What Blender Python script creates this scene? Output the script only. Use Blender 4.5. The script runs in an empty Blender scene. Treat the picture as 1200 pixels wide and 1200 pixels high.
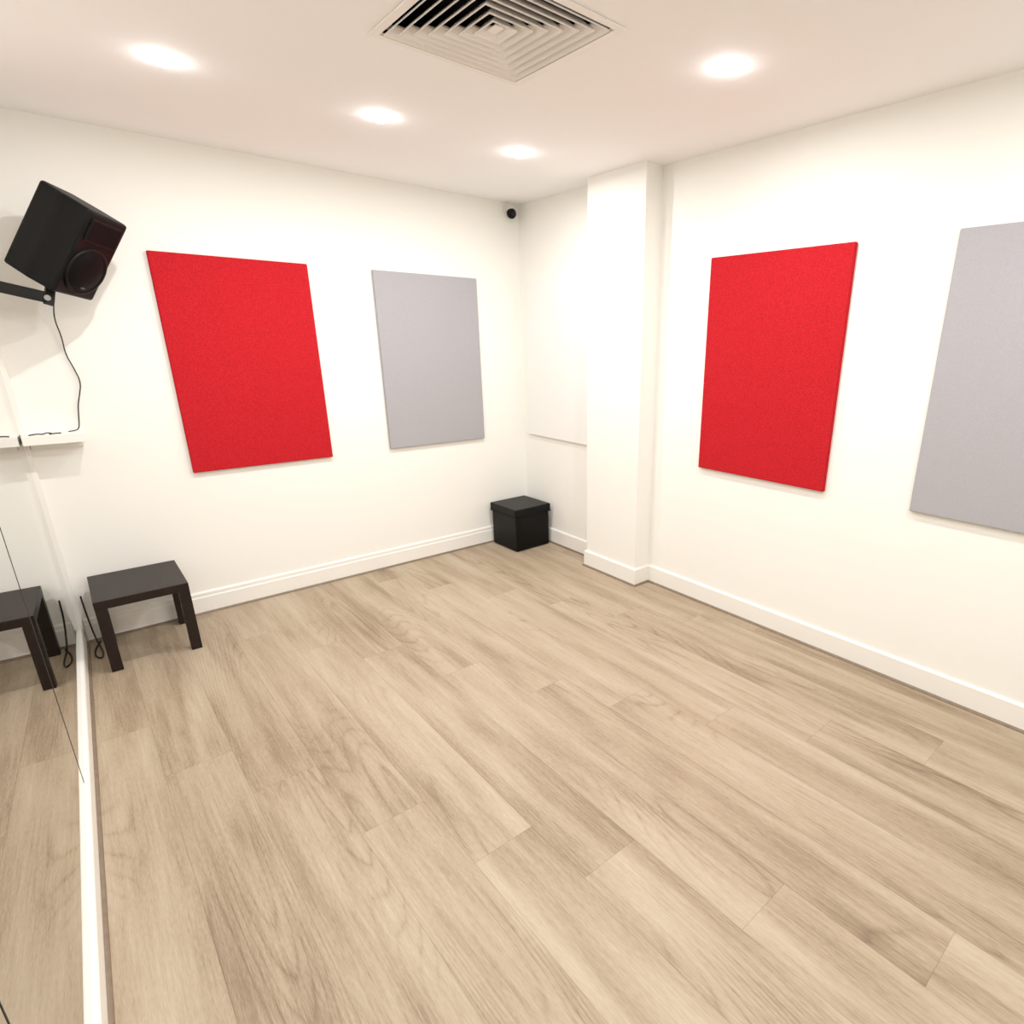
import bpy, bmesh, math, random
from mathutils import Vector, Matrix, Euler
random.seed(3)
S=bpy.context.scene
COL=S.collection
try:
    S.view_settings.view_transform='Standard'; S.view_settings.look='None'
    S.view_settings.exposure=0.0; S.view_settings.gamma=1.1
except Exception: pass

XR=2.913; YB=4.133; H=2.624; YF=-1.3
def mx(y): return -0.168-0.030*(YB-y)      # mirror wall face

# ---------------------------------------------------------------- materials
def srgb(r,g,b):
    f=lambda c:(c/255/12.92) if c/255<=.04045 else ((c/255+.055)/1.055)**2.4
    return (f(r),f(g),f(b),1)
def newmat(name,color,rough=.5,metal=0.,spec=.5,noise=None,bump=None):
    m=bpy.data.materials.new(name);m.use_nodes=True
    nt=m.node_tree;b=nt.nodes['Principled BSDF']
    b.inputs['Base Color'].default_value=color
    b.inputs['Roughness'].default_value=rough
    b.inputs['Metallic'].default_value=metal
    b.inputs['Specular IOR Level'].default_value=spec
    tc=nt.nodes.new('ShaderNodeTexCoord')
    if noise:
        sc,amt=noise
        n=nt.nodes.new('ShaderNodeTexNoise');n.inputs['Scale'].default_value=sc;n.inputs['Detail'].default_value=4
        nt.links.new(tc.outputs['Object'],n.inputs['Vector'])
        r=nt.nodes.new('ShaderNodeMapRange');r.inputs['From Min'].default_value=.3;r.inputs['From Max'].default_value=.7
        r.inputs['To Min'].default_value=1-amt;r.inputs['To Max'].default_value=1+amt
        nt.links.new(n.outputs['Fac'],r.inputs['Value'])
        v=nt.nodes.new('ShaderNodeVectorMath');v.operation='SCALE';v.inputs[0].default_value=color[:3]
        nt.links.new(r.outputs['Result'],v.inputs['Scale']);nt.links.new(v.outputs['Vector'],b.inputs['Base Color'])
    if bump:
        sc,st,dist=bump
        n=nt.nodes.new('ShaderNodeTexNoise');n.inputs['Scale'].default_value=sc;n.inputs['Detail'].default_value=3
        nt.links.new(tc.outputs['Object'],n.inputs['Vector'])
        bm=nt.nodes.new('ShaderNodeBump');bm.inputs['Strength'].default_value=st;bm.inputs['Distance'].default_value=dist
        nt.links.new(n.outputs['Fac'],bm.inputs['Height']);nt.links.new(bm.outputs['Normal'],b.inputs['Normal'])
    return m
M_wall=newmat('wall_paint',srgb(244,242,235),.75,spec=.2,bump=(60,.05,.002))
M_ceil=newmat('ceiling_paint',srgb(252,250,249),.85,spec=.15,bump=(80,.05,.002))
M_trim=newmat('trim_gloss_white',srgb(243,240,233),.35,spec=.4)
M_red=newmat('red_felt',srgb(184,31,38),.95,spec=.05,noise=(150,.22),bump=(240,.4,.002))
M_gray=newmat('grey_felt',srgb(166,164,168),.95,spec=.05,noise=(190,.05),bump=(240,.3,.002))
M_wpan=newmat('white_board',srgb(240,239,234),.4,spec=.3)
M_black=newmat('speaker_black_plastic',srgb(6,6,6),.5,spec=.15,bump=(500,.25,.001))
M_grille=newmat('speaker_grille',srgb(4,4,4),.6,spec=.1,noise=(300,.4))
M_steel=newmat('black_steel',srgb(8,8,8),.4,spec=.3)
M_chrome=newmat('screw_steel',srgb(150,150,150),.35,metal=1)
M_wenge=newmat('blackbrown_veneer',srgb(31,22,18),.42,spec=.2,noise=(30,.12))
M_leather=newmat('black_faux_leather',srgb(4,4,4),.42,spec=.15,bump=(180,.5,.002))
M_cable=newmat('black_cable',srgb(12,11,11),.5)
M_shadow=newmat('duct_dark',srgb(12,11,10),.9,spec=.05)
M_vent=newmat('vent_white',srgb(245,241,235),.5,spec=.3)
M_scotia=newmat('oak_scotia',srgb(120,103,84),.5,noise=(40,.15))
M_gap=newmat('dark_seam',srgb(24,22,20),.7)
M_badge=newmat('badge',srgb(70,70,74),.4)
M_mirror=bpy.data.materials.new('mirror_glass');M_mirror.use_nodes=True
b=M_mirror.node_tree.nodes['Principled BSDF'];b.inputs['Metallic'].default_value=1;b.inputs['Roughness'].default_value=.01;b.inputs['Base Color'].default_value=(.68,.70,.67,1)
M_emit=bpy.data.materials.new('lamp_diffuser');M_emit.use_nodes=True
nt=M_emit.node_tree;nt.nodes.clear();e=nt.nodes.new('ShaderNodeEmission');o=nt.nodes.new('ShaderNodeOutputMaterial')
e.inputs['Strength'].default_value=65;e.inputs['Color'].default_value=(1,.99,.98,1);nt.links.new(e.outputs[0],o.inputs[0])

def floor_mat():
    m=bpy.data.materials.new('oak_planks');m.use_nodes=True
    nt=m.node_tree;N=nt.nodes;Lk=nt.links;bs=N['Principled BSDF']
    def mth(op,a=None,b_=None,c=None):
        n=N.new('ShaderNodeMath');n.operation=op
        for i,v in enumerate((a,b_,c)):
            if v is None: continue
            if isinstance(v,(int,float)): n.inputs[i].default_value=v
            else: Lk.new(v,n.inputs[i])
        return n.outputs[0]
    tc=N.new('ShaderNodeTexCoord');sp=N.new('ShaderNodeSeparateXYZ');Lk.new(tc.outputs['Object'],sp.inputs[0])
    x,y=sp.outputs['X'],sp.outputs['Y']
    W=.232;LN=1.83
    u=mth('DIVIDE',mth('SUBTRACT',x,.017),W)
    si=mth('FLOOR',u);fx=mth('SUBTRACT',u,si)
    wn=N.new('ShaderNodeTexWhiteNoise');wn.noise_dimensions='1D';Lk.new(si,wn.inputs['W'])
    jit=mth('MULTIPLY',mth('SUBTRACT',wn.outputs['Value'],.5),.12)
    off=mth('ADD',mth('ADD',mth('MULTIPLY',si,.38),-2.55),jit)
    vv=mth('DIVIDE',mth('ADD',y,off),LN)
    pi=mth('FLOOR',vv);fy=mth('SUBTRACT',vv,pi)
    pid=mth('ADD',mth('MULTIPLY',si,17.31),mth('MULTIPLY',pi,5.77))
    w2=N.new('ShaderNodeTexWhiteNoise');w2.noise_dimensions='1D';Lk.new(pid,w2.inputs['W'])
    rnd=w2.outputs['Value']
    dx=mth('MULTIPLY',mth('MINIMUM',fx,mth('SUBTRACT',1,fx)),W)
    dy=mth('MULTIPLY',mth('MINIMUM',fy,mth('SUBTRACT',1,fy)),LN)
    d=mth('MINIMUM',dx,dy)
    gap=N.new('ShaderNodeMapRange');gap.inputs['From Min'].default_value=.0003;gap.inputs['From Max'].default_value=.0018
    gap.inputs['To Min'].default_value=.70;gap.inputs['To Max'].default_value=1;Lk.new(d,gap.inputs['Value'])
    def vec(sx,sy,zoff):
        c=N.new('ShaderNodeCombineXYZ')
        Lk.new(mth('MULTIPLY',x,sx),c.inputs[0]);Lk.new(mth('MULTIPLY',y,sy),c.inputs[1]);Lk.new(mth('MULTIPLY',rnd,zoff),c.inputs[2])
        return c.outputs[0]
    def noise(v,sc,det,rough=.5,dist=0):
        n=N.new('ShaderNodeTexNoise');n.inputs['Scale'].default_value=sc;n.inputs['Detail'].default_value=det
        n.inputs['Roughness'].default_value=rough;n.inputs['Distortion'].default_value=dist;Lk.new(v,n.inputs['Vector']);return n.outputs['Fac']
    n1=noise(vec(1,.12,40),9,2,.5,.1)        # soft dark streaks
    n2=noise(vec(1,.035,70),150,5,.7,0)      # crisp fibres
    n3=noise(vec(1,.045,90),38,3,.6,.05)
    n5=noise(vec(1,.08,21),460,2,.6,0)       # pores
    base=noise(vec(1,.10,55),3.2,1,.35,.1)
    ph=mth('FRACT',mth('MULTIPLY',mth('ADD',base,mth('MULTIPLY',n3,.010)),44))
    tri=mth('ABSOLUTE',mth('SUBTRACT',ph,.5))
    line=mth('POWER',mth('MULTIPLY',tri,2),4)
    n4=noise(vec(1,.25,33),3.0,1)
    mask=N.new('ShaderNodeMapRange');mask.inputs['From Min'].default_value=.48;mask.inputs['From Max'].default_value=.62;Lk.new(n4,mask.inputs['Value'])
    ringv=mth('MULTIPLY',mth('MULTIPLY',line,mask.outputs[0]),-.25)
    f=mth('ADD',mth('MULTIPLY',mth('SUBTRACT',n1,.5),1.15),mth('MULTIPLY',mth('SUBTRACT',n2,.5),.8))
    f=mth('ADD',f,mth('MULTIPLY',mth('SUBTRACT',n3,.5),.4))
    f=mth('ADD',f,mth('MULTIPLY',mth('SUBTRACT',n5,.5),.65))
    f=mth('ADD',f,ringv)
    f=mth('ADD',f,mth('MULTIPLY',mth('SUBTRACT',rnd,.5),.18))
    f=mth('ADD',f,.60)
    cr=N.new('ShaderNodeValToRGB');Lk.new(f,cr.inputs[0])
    el=cr.color_ramp.elements
    el[0].position=0.0;el[0].color=srgb(113,95,75)
    el[1].position=1.0;el[1].color=srgb(182,166,144)
    e1=el.new(.3);e1.color=srgb(140,121,98)
    e2=el.new(.6);e2.color=srgb(165,147,123)
    mul=N.new('ShaderNodeVectorMath');mul.operation='SCALE';Lk.new(cr.outputs[0],mul.inputs[0]);Lk.new(gap.outputs[0],mul.inputs['Scale'])
    Lk.new(mul.outputs[0],bs.inputs['Base Color'])
    bs.inputs['Roughness'].default_value=.5;bs.inputs['Specular IOR Level'].default_value=.3
    bp=N.new('ShaderNodeBump');bp.inputs['Strength'].default_value=.15;bp.inputs['Distance'].default_value=.001
    Lk.new(mth('ADD',n2,mth('MULTIPLY',gap.outputs[0],2)),bp.inputs['Height']);Lk.new(bp.outputs[0],bs.inputs['Normal'])
    return m
M_floor=floor_mat()

# ---------------------------------------------------------------- geometry helpers
def obj_from_bm(name,bm,mats,parent=None,smooth=False):
    me=bpy.data.meshes.new(name);bm.normal_update();bm.to_mesh(me);bm.free()
    for m in (mats if isinstance(mats,(list,tuple)) else [mats]): me.materials.append(m)
    if smooth:
        for p in me.polygons:p.use_smooth=True
    ob=bpy.data.objects.new(name,me);COL.objects.link(ob)
    if parent: ob.parent=parent
    return ob
def bm_box(bm,lo,hi,mat=0):
    x0,y0,z0=lo;x1,y1,z1=hi
    v=[bm.verts.new(p) for p in ((x0,y0,z0),(x1,y0,z0),(x1,y1,z0),(x0,y1,z0),(x0,y0,z1),(x1,y0,z1),(x1,y1,z1),(x0,y1,z1))]
    fs=[]
    for i in ((3,2,1,0),(4,5,6,7),(0,1,5,4),(1,2,6,5),(2,3,7,6),(3,0,4,7)):
        f=bm.faces.new([v[k] for k in i]);f.material_index=mat;fs.append(f)
    return v,fs
def box(name,lo,hi,mat,parent=None,bevel=0,seg=2):
    bm=bmesh.new();bm_box(bm,lo,hi)
    if bevel: bmesh.ops.bevel(bm,geom=bm.edges[:],offset=bevel,segments=seg,profile=.5,affect='EDGES')
    return obj_from_bm(name,bm,mat,parent)
def prism(name,poly,z0,z1,mat,parent=None):
    bm=bmesh.new()
    a=[bm.verts.new((x,y,z0)) for x,y in poly];b=[bm.verts.new((x,y,z1)) for x,y in poly]
    bm.faces.new(a[::-1]);bm.faces.new(b)
    n=len(poly)
    for i in range(n): bm.faces.new((a[i],a[(i+1)%n],b[(i+1)%n],b[i]))
    bmesh.ops.recalc_face_normals(bm,faces=bm.faces[:])
    return obj_from_bm(name,bm,mat,parent)
def sweep_profile(name,path,profile,mat,side=1):
    bm=bmesh.new();rows=[]
    n=len(path)
    for i,p in enumerate(path):
        p=Vector(p)
        if i==0: d=(Vector(path[1])-p).normalized();nrm=Vector((-d.y,d.x))*side;sc=1
        elif i==n-1: d=(p-Vector(path[i-1])).normalized();nrm=Vector((-d.y,d.x))*side;sc=1
        else:
            d1=(p-Vector(path[i-1])).normalized();d2=(Vector(path[i+1])-p).normalized()
            n1=Vector((-d1.y,d1.x))*side;n2=Vector((-d2.y,d2.x))*side
            nrm=(n1+n2).normalized();sc=1/max(.2,nrm.dot(n1))
        rows.append([bm.verts.new((p.x+nrm.x*dd*sc,p.y+nrm.y*dd*sc,z)) for dd,z in profile])
    k=len(profile)
    for i in range(n-1):
        for j in range(k):
            bm.faces.new((rows[i][j],rows[i+1][j],rows[i+1][(j+1)%k],rows[i][(j+1)%k]))
    bm.faces.new(rows[0]);bm.faces.new(rows[-1][::-1])
    bmesh.ops.recalc_face_normals(bm,faces=bm.faces[:])
    return obj_from_bm(name,bm,mat)
def tube(name,pts,r,mat,parent=None,res=4):
    cu=bpy.data.curves.new(name,'CURVE');cu.dimensions='3D';cu.bevel_depth=r;cu.bevel_resolution=2;cu.resolution_u=res
    s=cu.splines.new('NURBS');s.points.add(len(pts)-1)
    for i,p in enumerate(pts): s.points[i].co=(*p,1)
    s.use_endpoint_u=True;s.order_u=3
    cu.materials.append(mat)
    ob=bpy.data.objects.new(name,cu);COL.objects.link(ob)
    dg=bpy.context.evaluated_depsgraph_get()
    me=bpy.data.meshes.new_from_object(ob.evaluated_get(dg));me.name=name
    bpy.data.objects.remove(ob)
    for p in me.polygons:p.use_smooth=True
    ob=bpy.data.objects.new(name,me);COL.objects.link(ob)
    if parent: ob.parent=parent
    return ob
def cyl(name,c,r1,r2,h,mat,parent=None,axis='Z',seg=48,smooth=True,rot=None):
    bm=bmesh.new();bmesh.ops.create_cone(bm,cap_ends=True,segments=seg,radius1=r1,radius2=r2,depth=h)
    M={'Z':Matrix(),'X':Matrix.Rotation(math.pi/2,4,'Y'),'Y':Matrix.Rotation(-math.pi/2,4,'X')}[axis]
    bmesh.ops.transform(bm,matrix=Matrix.Translation(c)@M,verts=bm.verts)
    ob=obj_from_bm(name,bm,mat,parent)
    for p in ob.data.polygons: p.use_smooth=len(p.vertices)==4
    return ob
def empty(name,loc=(0,0,0),rot=(0,0,0)):
    e=bpy.data.objects.new(name,None);e.empty_display_size=.1;e.location=loc;e.rotation_euler=rot;COL.objects.link(e);return e

# ---------------------------------------------------------------- room shell
T=.12
xl0=mx(YB);xl1=mx(YF)
prism('floor',[(xl1-T-.1,YF-T),(XR+T,YF-T),(XR+T,YB+T),(xl1-T-.1,YB+T)],-.1,0,M_floor)
prism('wall_back',[(xl0-T,YB),(XR+T,YB),(XR+T,YB+T),(xl0-T,YB+T)],0,H,M_wall)
prism('wall_right',[(XR,YF-T),(XR+T,YF-T),(XR+T,YB),(XR,YB)],0,H,M_wall)
prism('wall_left',[(xl1-T,YF),(xl1,YF),(xl0,YB),(xl0-T,YB)],0,H,M_wall)
prism('wall_front',[(xl1-T,YF-T),(XR,YF-T),(XR,YF),(xl1-T,YF)],0,H,M_wall)
VX0,VX1,VY0,VY1=1.032,1.634,1.678,2.302
ci=.03
bm=bmesh.new()
X0,X1,Y0,Y1=xl1-T-.1,XR+T,YF-T,YB+T
hx0,hx1,hy0,hy1=VX0+ci,VX1-ci,VY0+ci,VY1-ci
for lo,hi in (((X0,Y0,H),(X1,hy0,H+.1)),((X0,hy1,H),(X1,Y1,H+.1)),((X0,hy0,H),(hx0,hy1,H+.1)),((hx1,hy0,H),(X1,hy1,H+.1))):
    bm_box(bm,lo,hi)
obj_from_bm('ceiling',bm,M_ceil)

PX,PY0,PY1=2.772,2.655,3.168
prism('pillar',[(PX,PY0),(XR,PY0),(XR,PY1),(PX,PY1)],0,H,M_wall)

pb=[(0,0),(.016,0),(.016,.105),(.012,.112),(.012,.132),(.006,.14),(0,.14)]
pr=[(0,0),(.015,0),(.015,.118),(.008,.126),(0,.126)]
sweep_profile('baseboard_back',[(xl0+.03,YB),(XR,YB)],pb,M_trim,side=-1)
sweep_profile('baseboard_right',[(XR,YB-.016),(XR,PY1),(PX,PY1),(PX,PY0),(XR,PY0),(XR,YF)],pr,M_trim,side=-1)
sweep_profile('baseboard_front',[(XR-.015,YF),(xl1,YF)],pr,M_trim,side=-1)
ps=lambda d:[(d,0),(d+.012,0),(d+.010,.006),(d+.006,.010),(d,.012)]
sweep_profile('trim_1',[(xl0+.03,YB),(XR-.015,YB)],ps(.016),M_scotia,side=-1)
sweep_profile('trim_2',[(XR,YB-.03),(XR,PY1),(PX,PY1),(PX,PY0),(XR,PY0),(XR,YF+.02)],ps(.015),M_scotia,side=-1)

# ---------------------------------------------------------------- mirror wall
sweep_profile('baseboard_left',[(mx(YF+.02),YF+.02),(mx(YB),YB)],[(0,0),(.022,0),(.022,.085),(.018,.092),(0,.092)],M_trim,side=-1)
sweep_profile('trim_3',[(mx(YF+.02),YF+.02),(mx(YB-.02),YB-.02)],ps(.022),M_scotia,side=-1)
mir=empty('wall_mirror')
seams=[YB-.03,2.56,1.08,YF+.02]
gw=[0,.005,.003,0]
for i in range(3):
    y1,y0=seams[i]-gw[i],seams[i+1]+gw[i+1]
    prism('mirror_panel_%d'%(i+1),[(mx(y0)+.0005,y0),(mx(y0)+.006,y0),(mx(y1)+.006,y1),(mx(y1)+.0005,y1)],.093,1.80,M_mirror,mir)
for i in (1,2):
    y=seams[i];g=gw[i]
    prism('seam_%d'%i,[(mx(y)+.0005,y-g),(mx(y)+.0066,y-g),(mx(y)+.0066,y+g),(mx(y)+.0005,y+g)],.093,1.80,M_gap,mir)
box('trim_4',(xl0,YB-.03,.092),(xl0+.026,YB,H),M_trim)

# ---------------------------------------------------------------- acoustic panels
def panel(name,axis,a0,a1,z0,z1,mat,th=.024):
    if axis=='x': lo,hi=(a0,YB-th,z0),(a1,YB-.0002,z1)
    else: lo,hi=(XR-th,a0,z0),(XR-.0002,a1,z1)
    c=[(lo[i]+hi[i])/2 for i in range(3)]
    bm=bmesh.new();bm_box(bm,[lo[i]-c[i] for i in range(3)],[hi[i]-c[i] for i in range(3)])
    bmesh.ops.bevel(bm,geom=bm.edges[:],offset=.003,segments=2,affect='EDGES')
    o=obj_from_bm(name,bm,mat);o.location=c;return o
panel('acoustic_panel','x',.517,1.313,.884,2.077,M_red)
panel('acoustic_panel.001','x',1.718,2.500,.892,2.077,M_gray)
panel('acoustic_panel.002','y',1.414,2.246,.902,2.096,M_red)
panel('acoustic_panel.003','y',.140,.978,.895,2.100,M_gray)
panel('acoustic_panel.004','y',3.225,4.062,.897,2.078,M_wpan,.02)

# ---------------------------------------------------------------- downlights
LP=12.9
def downlight(name,x,y):
    e=empty(name,(x,y,H))
    bm=bmesh.new();seg=48
    prof=[(.050,-.0002),(.049,-.0012),(.036,-.0012)]
    rows=[[bm.verts.new((r*math.cos(2*math.pi*i/seg),r*math.sin(2*math.pi*i/seg),z)) for i in range(seg)] for r,z in prof]
    for a,b2 in zip(rows,rows[1:]):
        for i in range(seg): bm.faces.new((a[i],a[(i+1)%seg],b2[(i+1)%seg],b2[i]))
    bmesh.ops.recalc_face_normals(bm,faces=bm.faces[:])
    obj_from_bm('rim',bm,M_trim,e,True)
    bm=bmesh.new();prof=[(.038*math.cos(t),-.001-.026*math.sin(t)) for t in [i*math.pi/2/8 for i in range(8)]]
    rows=[[bm.verts.new((r*math.cos(2*math.pi*i/32),r*math.sin(2*math.pi*i/32),z)) for i in range(32)] for r,z in prof]
    for a,b2 in zip(rows,rows[1:]):
        for i in range(32): bm.faces.new((a[i],a[(i+1)%32],b2[(i+1)%32],b2[i]))
    bm.faces.new(rows[-1]);bmesh.ops.recalc_face_normals(bm,faces=bm.faces[:])
    obj_from_bm('lens',bm,M_emit,e,True)
    ld=bpy.data.lights.new('lamp','AREA');ld.shape='DISK';ld.size=.05;ld.energy=LP;ld.color=(1,.988,.98)
    lo=bpy.data.objects.new('lamp',ld);lo.location=(0,0,-.029);COL.objects.link(lo);lo.parent=e
for i,(x,y) in enumerate([(.556,3.02),(1.380,3.035),(2.160,3.042),(2.112,1.619),(.556,1.62),(.556,.2),(1.38,.2),(2.11,.2)]):  # last four are out of view, added along the grid to light the room
    downlight('recessed_downlight'+('' if i==0 else '.%03d'%i),x,y)

# ---------------------------------------------------------------- ceiling vent
vent=empty('ceiling_vent',((VX0+VX1)/2,(VY0+VY1)/2,H))
hx,hy=(VX1-VX0)/2,(VY1-VY0)/2
def ring(name,ao,zo,ai,zi,th,mat):
    bm=bmesh.new()
    def loop(a,z): return [bm.verts.new((sx*(hx-a),sy*(hy-a),z)) for sx,sy in ((-1,-1),(1,-1),(1,1),(-1,1))]
    A=loop(ao,zo);B=loop(ai,zi);C=loop(ai,zi+th);D=loop(ao,zo+th)
    for P,Q in ((A,B),(B,C),(C,D),(D,A)):
        for i in range(4): bm.faces.new((P[i],P[(i+1)%4],Q[(i+1)%4],Q[i]))
    bmesh.ops.recalc_face_normals(bm,faces=bm.faces[:])
    return obj_from_bm(name,bm,mat,vent)
ring('flange',0,-.007,.026,-.007,.006,M_vent)
ring('neck',.026,-.007,.034,.03,.003,M_vent)
for k in range(7):
    a=.038+k*.036
    ring('louver_%d'%(k+1),a,-.010,a+.028,.018,.005,M_vent)
bm=bmesh.new();bm_box(bm,(-(hx-.285),-(hy-.285),.0),((hx-.285),(hy-.285),.004));obj_from_bm('centre_cap',bm,M_vent,vent)
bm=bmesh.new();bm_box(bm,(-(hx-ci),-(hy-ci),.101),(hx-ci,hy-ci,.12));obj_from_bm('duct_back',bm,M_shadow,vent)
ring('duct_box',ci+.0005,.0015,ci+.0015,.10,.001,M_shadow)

# ---------------------------------------------------------------- security camera
sc=empty('security_camera',(2.808,YB,2.544))
cyl('mount_plate',(0,-.006,.035),.034,.034,.012,M_trim,sc,'Y')
cyl('stem',(0,-.028,.035),.012,.012,.04,M_trim,sc,'Y')
bm=bmesh.new();bmesh.ops.create_uvsphere(bm,u_segments=32,v_segments=20,radius=.036)
bmesh.ops.translate(bm,verts=bm.verts,vec=(0,-.06,.0));obj_from_bm('dome',bm,M_black,sc,True)
cyl('collar',(0,-.055,.026),.030,.022,.02,M_trim,sc)
o=cyl('lens_ring',(-.006,-.092,-.008),.014,.012,.012,M_steel,sc,'Y')

# ---------------------------------------------------------------- side table
tx0,tx1,ty0,ty1,th=-.070,.328,3.63,4.085,.392
st=empty('side_table',((tx0+tx1)/2,(ty0+ty1)/2,0))
a,b2=(tx1-tx0)/2,(ty1-ty0)/2
box('tabletop',(-a,-b2,th-.045),(a,b2,th),M_wenge,st,.002)
L=.05
for i,(sx,sy) in enumerate(((-1,-1),(1,-1),(1,1),(-1,1))):
    x0,x1=sorted((sx*a,sx*(a-L)));y0,y1=sorted((sy*b2,sy*(b2-L)))
    box('leg_%d'%(i+1),(x0+.0005,y0+.0005,0),(x1-.0005,y1-.0005,th-.045),M_wenge,st,.0015)

# ---------------------------------------------------------------- ottoman
ot=empty('storage_ottoman',(2.690,3.920,0),(0,0,math.radians(1.5)))
w=.168
box('body',(-w,-w,.006),(w,w,.292),M_leather,ot,.008,3)
for i,(sx,sy) in enumerate(((-1,-1),(1,-1),(1,1),(-1,1))):
    cyl('foot_%d'%(i+1),(sx*.14,sy*.14,.004),.012,.012,.008,M_steel,ot,seg=16)
bm=bmesh.new();bm_box(bm,(-w-.012,-w-.012,.292),(w+.012,w+.012,.360))
bmesh.ops.bevel(bm,geom=bm.edges[:],offset=.014,segments=4,profile=.6,affect='EDGES')
obj_from_bm('lid',bm,M_leather,ot,False)
tube('piping',[(x*(w+.013),y*(w+.013),.297) for x,y in ((0,-1),(.93,-1),(1,-1),(1,-.93),(1,0),(1,.93),(1,1),(.93,1),(0,1),(-.93,1),(-1,1),(-1,.93),(-1,0),(-1,-.93),(-1,-1),(-.93,-1),(0,-1))],.003,M_leather,ot)

# ---------------------------------------------------------------- speaker
sp=empty('wall_speaker',(.184,3.86,2.054),(math.radians(-7.6),math.radians(32),math.radians(-39.9)))
D,Wd,Hh=.245,.25,.405
bm=bmesh.new()
out=[(D/2,-Wd/2),(D/2,Wd/2),(-.0,Wd/2),(-D/2,Wd/2-.035),(-D/2,-Wd/2+.035),(-.0,-Wd/2)]
lo=[bm.verts.new((x,y,-Hh/2)) for x,y in out];hi=[bm.verts.new((x,y,Hh/2)) for x,y in out]
bm.faces.new(lo[::-1]);bm.faces.new(hi)
for i in range(6): bm.faces.new((lo[i],lo[(i+1)%6],hi[(i+1)%6],hi[i]))
bmesh.ops.recalc_face_normals(bm,faces=bm.faces[:])
bmesh.ops.bevel(bm,geom=bm.edges[:],offset=.014,segments=3,profile=.5,affect='EDGES')
obj_from_bm('cabinet',bm,M_black,sp)
fx=D/2
def lathe(name,prof,c,mat,seg=48):
    bm=bmesh.new();rows=[[bm.verts.new((c[0]+x,c[1]+r*math.cos(2*math.pi*i/seg),c[2]+r*math.sin(2*math.pi*i/seg))) for i in range(seg)] for r,x in prof]
    for A,B in zip(rows,rows[1:]):
        for i in range(seg): bm.faces.new((A[i],A[(i+1)%seg],B[(i+1)%seg],B[i]))
    bm.faces.new(rows[-1]);bmesh.ops.recalc_face_normals(bm,faces=bm.faces[:])
    return obj_from_bm(name,bm,mat,sp,True)
lathe('woofer_surround',[(.113,0),(.113,.008),(.105,.010),(.099,.004)],(fx,0,-.070),M_black)
lathe('woofer_grille',[(.100,.002),(.088,.010),(.05,.016),(.02,.018),(.002,.018)],(fx,0,-.070),M_grille)
box('horn_frame',(fx-.002,-.098,.066),(fx+.008,.098,.172),M_black,sp,.004)
bm=bmesh.new()
o1=[bm.verts.new((fx+.009,y,z)) for y,z in ((-.088,.075),(.088,.075),(.088,.163),(-.088,.163))]
o2=[bm.verts.new((fx+.0085,y,z)) for y,z in ((-.03,.100),(.03,.100),(.03,.135),(-.03,.135))]
for i in range(4): bm.faces.new((o1[i],o1[(i+1)%4],o2[(i+1)%4],o2[i]))
bm.faces.new(o2);obj_from_bm('horn_flare',bm,M_grille,sp)
box('badge',(fx+.016,-.012,-.150),(fx+.020,.012,-.142),M_badge,sp,.001)
box('pole_cup',(-.05,-.03,-Hh/2-.012),(.04,.03,-Hh/2+.002),M_black,sp,.004)

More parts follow.
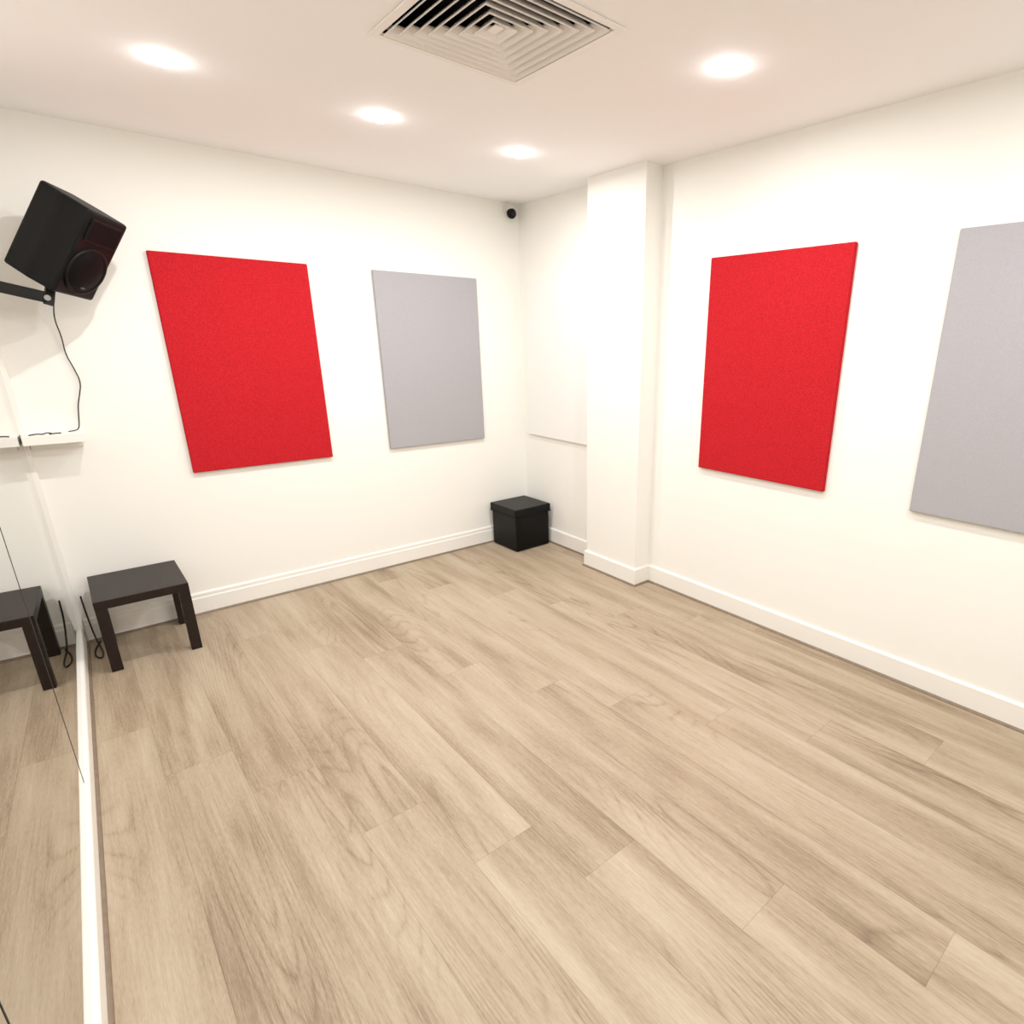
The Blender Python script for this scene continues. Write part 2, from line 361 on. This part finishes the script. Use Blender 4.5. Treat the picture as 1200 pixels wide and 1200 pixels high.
bk=empty('speaker_bracket')
bz=1.875;wx=mx(3.93)
box('wall_plate',(wx,3.87,bz-.09),(wx+.008,3.97,bz+.07),M_steel,bk,.002)
def bar(name,p,q,w_,t_,mat):
    p=Vector(p);q=Vector(q);d=q-p;L_=d.length
    o=box(name,(-w_/2,-t_/2,0),(w_/2,t_/2,L_),mat,bk,.002)
    o.location=p;o.rotation_euler=d.to_track_quat('Z','Y').to_euler();return o
bar('arm',(wx+.008,3.92,bz-.0),(.085,3.86,bz-.065),.03,.05,M_steel)
bar('yoke',(.07,3.85,bz-.095),(.10,3.86,bz+.01),.02,.035,M_steel)
cyl('knob',(.072,3.825,bz-.065),.012,.012,.02,M_chrome,bk,'Y',seg=24)

tube('speaker_cable',[(.115,3.98,1.90),(.100,4.06,1.82),(.080,4.11,1.73),(.092,4.12,1.64),(.088,4.12,1.56),(.106,4.12,1.49),(.120,4.12,1.42),(.103,4.12,1.36),(.086,4.12,1.31),(.076,4.12,1.25),(.066,4.10,1.188),(.045,4.06,1.182),(.02,4.05,1.182)],.0028,M_cable,res=8)
tube('power_cable',[(-.118,4.112,.28),(-.117,4.11,.21),(-.113,4.09,.14),(-.108,4.05,.08),(-.100,4.03,.02),(-.090,3.96,.006),(-.088,3.88,.006),(-.098,3.83,.006),(-.122,3.88,.006),(-.118,3.97,.006),(-.100,4.04,.006),(-.088,4.08,.006)],.0045,M_cable,res=8)

sh=empty('floating_shelf')
box('board',(xl0+.008,YB-.13,1.130),(.078,YB,1.175),M_trim,sh,.002)
box('cleat',(xl0+.03,YB-.016,1.095),(.065,YB,1.130),M_trim,sh,.001)
tube('earphone_cable',[(-.13,4.03,1.178),(-.10,4.05,1.181),(-.08,4.03,1.178),(-.06,4.045,1.185),(-.04,4.03,1.178),(-.06,4.02,1.178),(-.03,4.05,1.178),(-.01,4.04,1.178)],.003,M_cable,res=8)

# ---------------------------------------------------------------- camera
cd=bpy.data.cameras.new('camera');cam=bpy.data.objects.new('camera',cd);COL.objects.link(cam)
cam.location=(0,0,1.65);cam.rotation_euler=(1.25012,-.00959,-.74044)
cd.sensor_fit='HORIZONTAL';cd.sensor_width=36;cd.lens=684.6/1200*36
cd.shift_x=(600-703.784)/1200;cd.shift_y=(626.234-600)/1200
cd.clip_start=.02
S.camera=cam
w_=bpy.data.worlds.new('world');S.world=w_;w_.use_nodes=True
w_.node_tree.nodes['Background'].inputs[0].default_value=(.9,.85,.8,1);w_.node_tree.nodes['Background'].inputs[1].default_value=.3
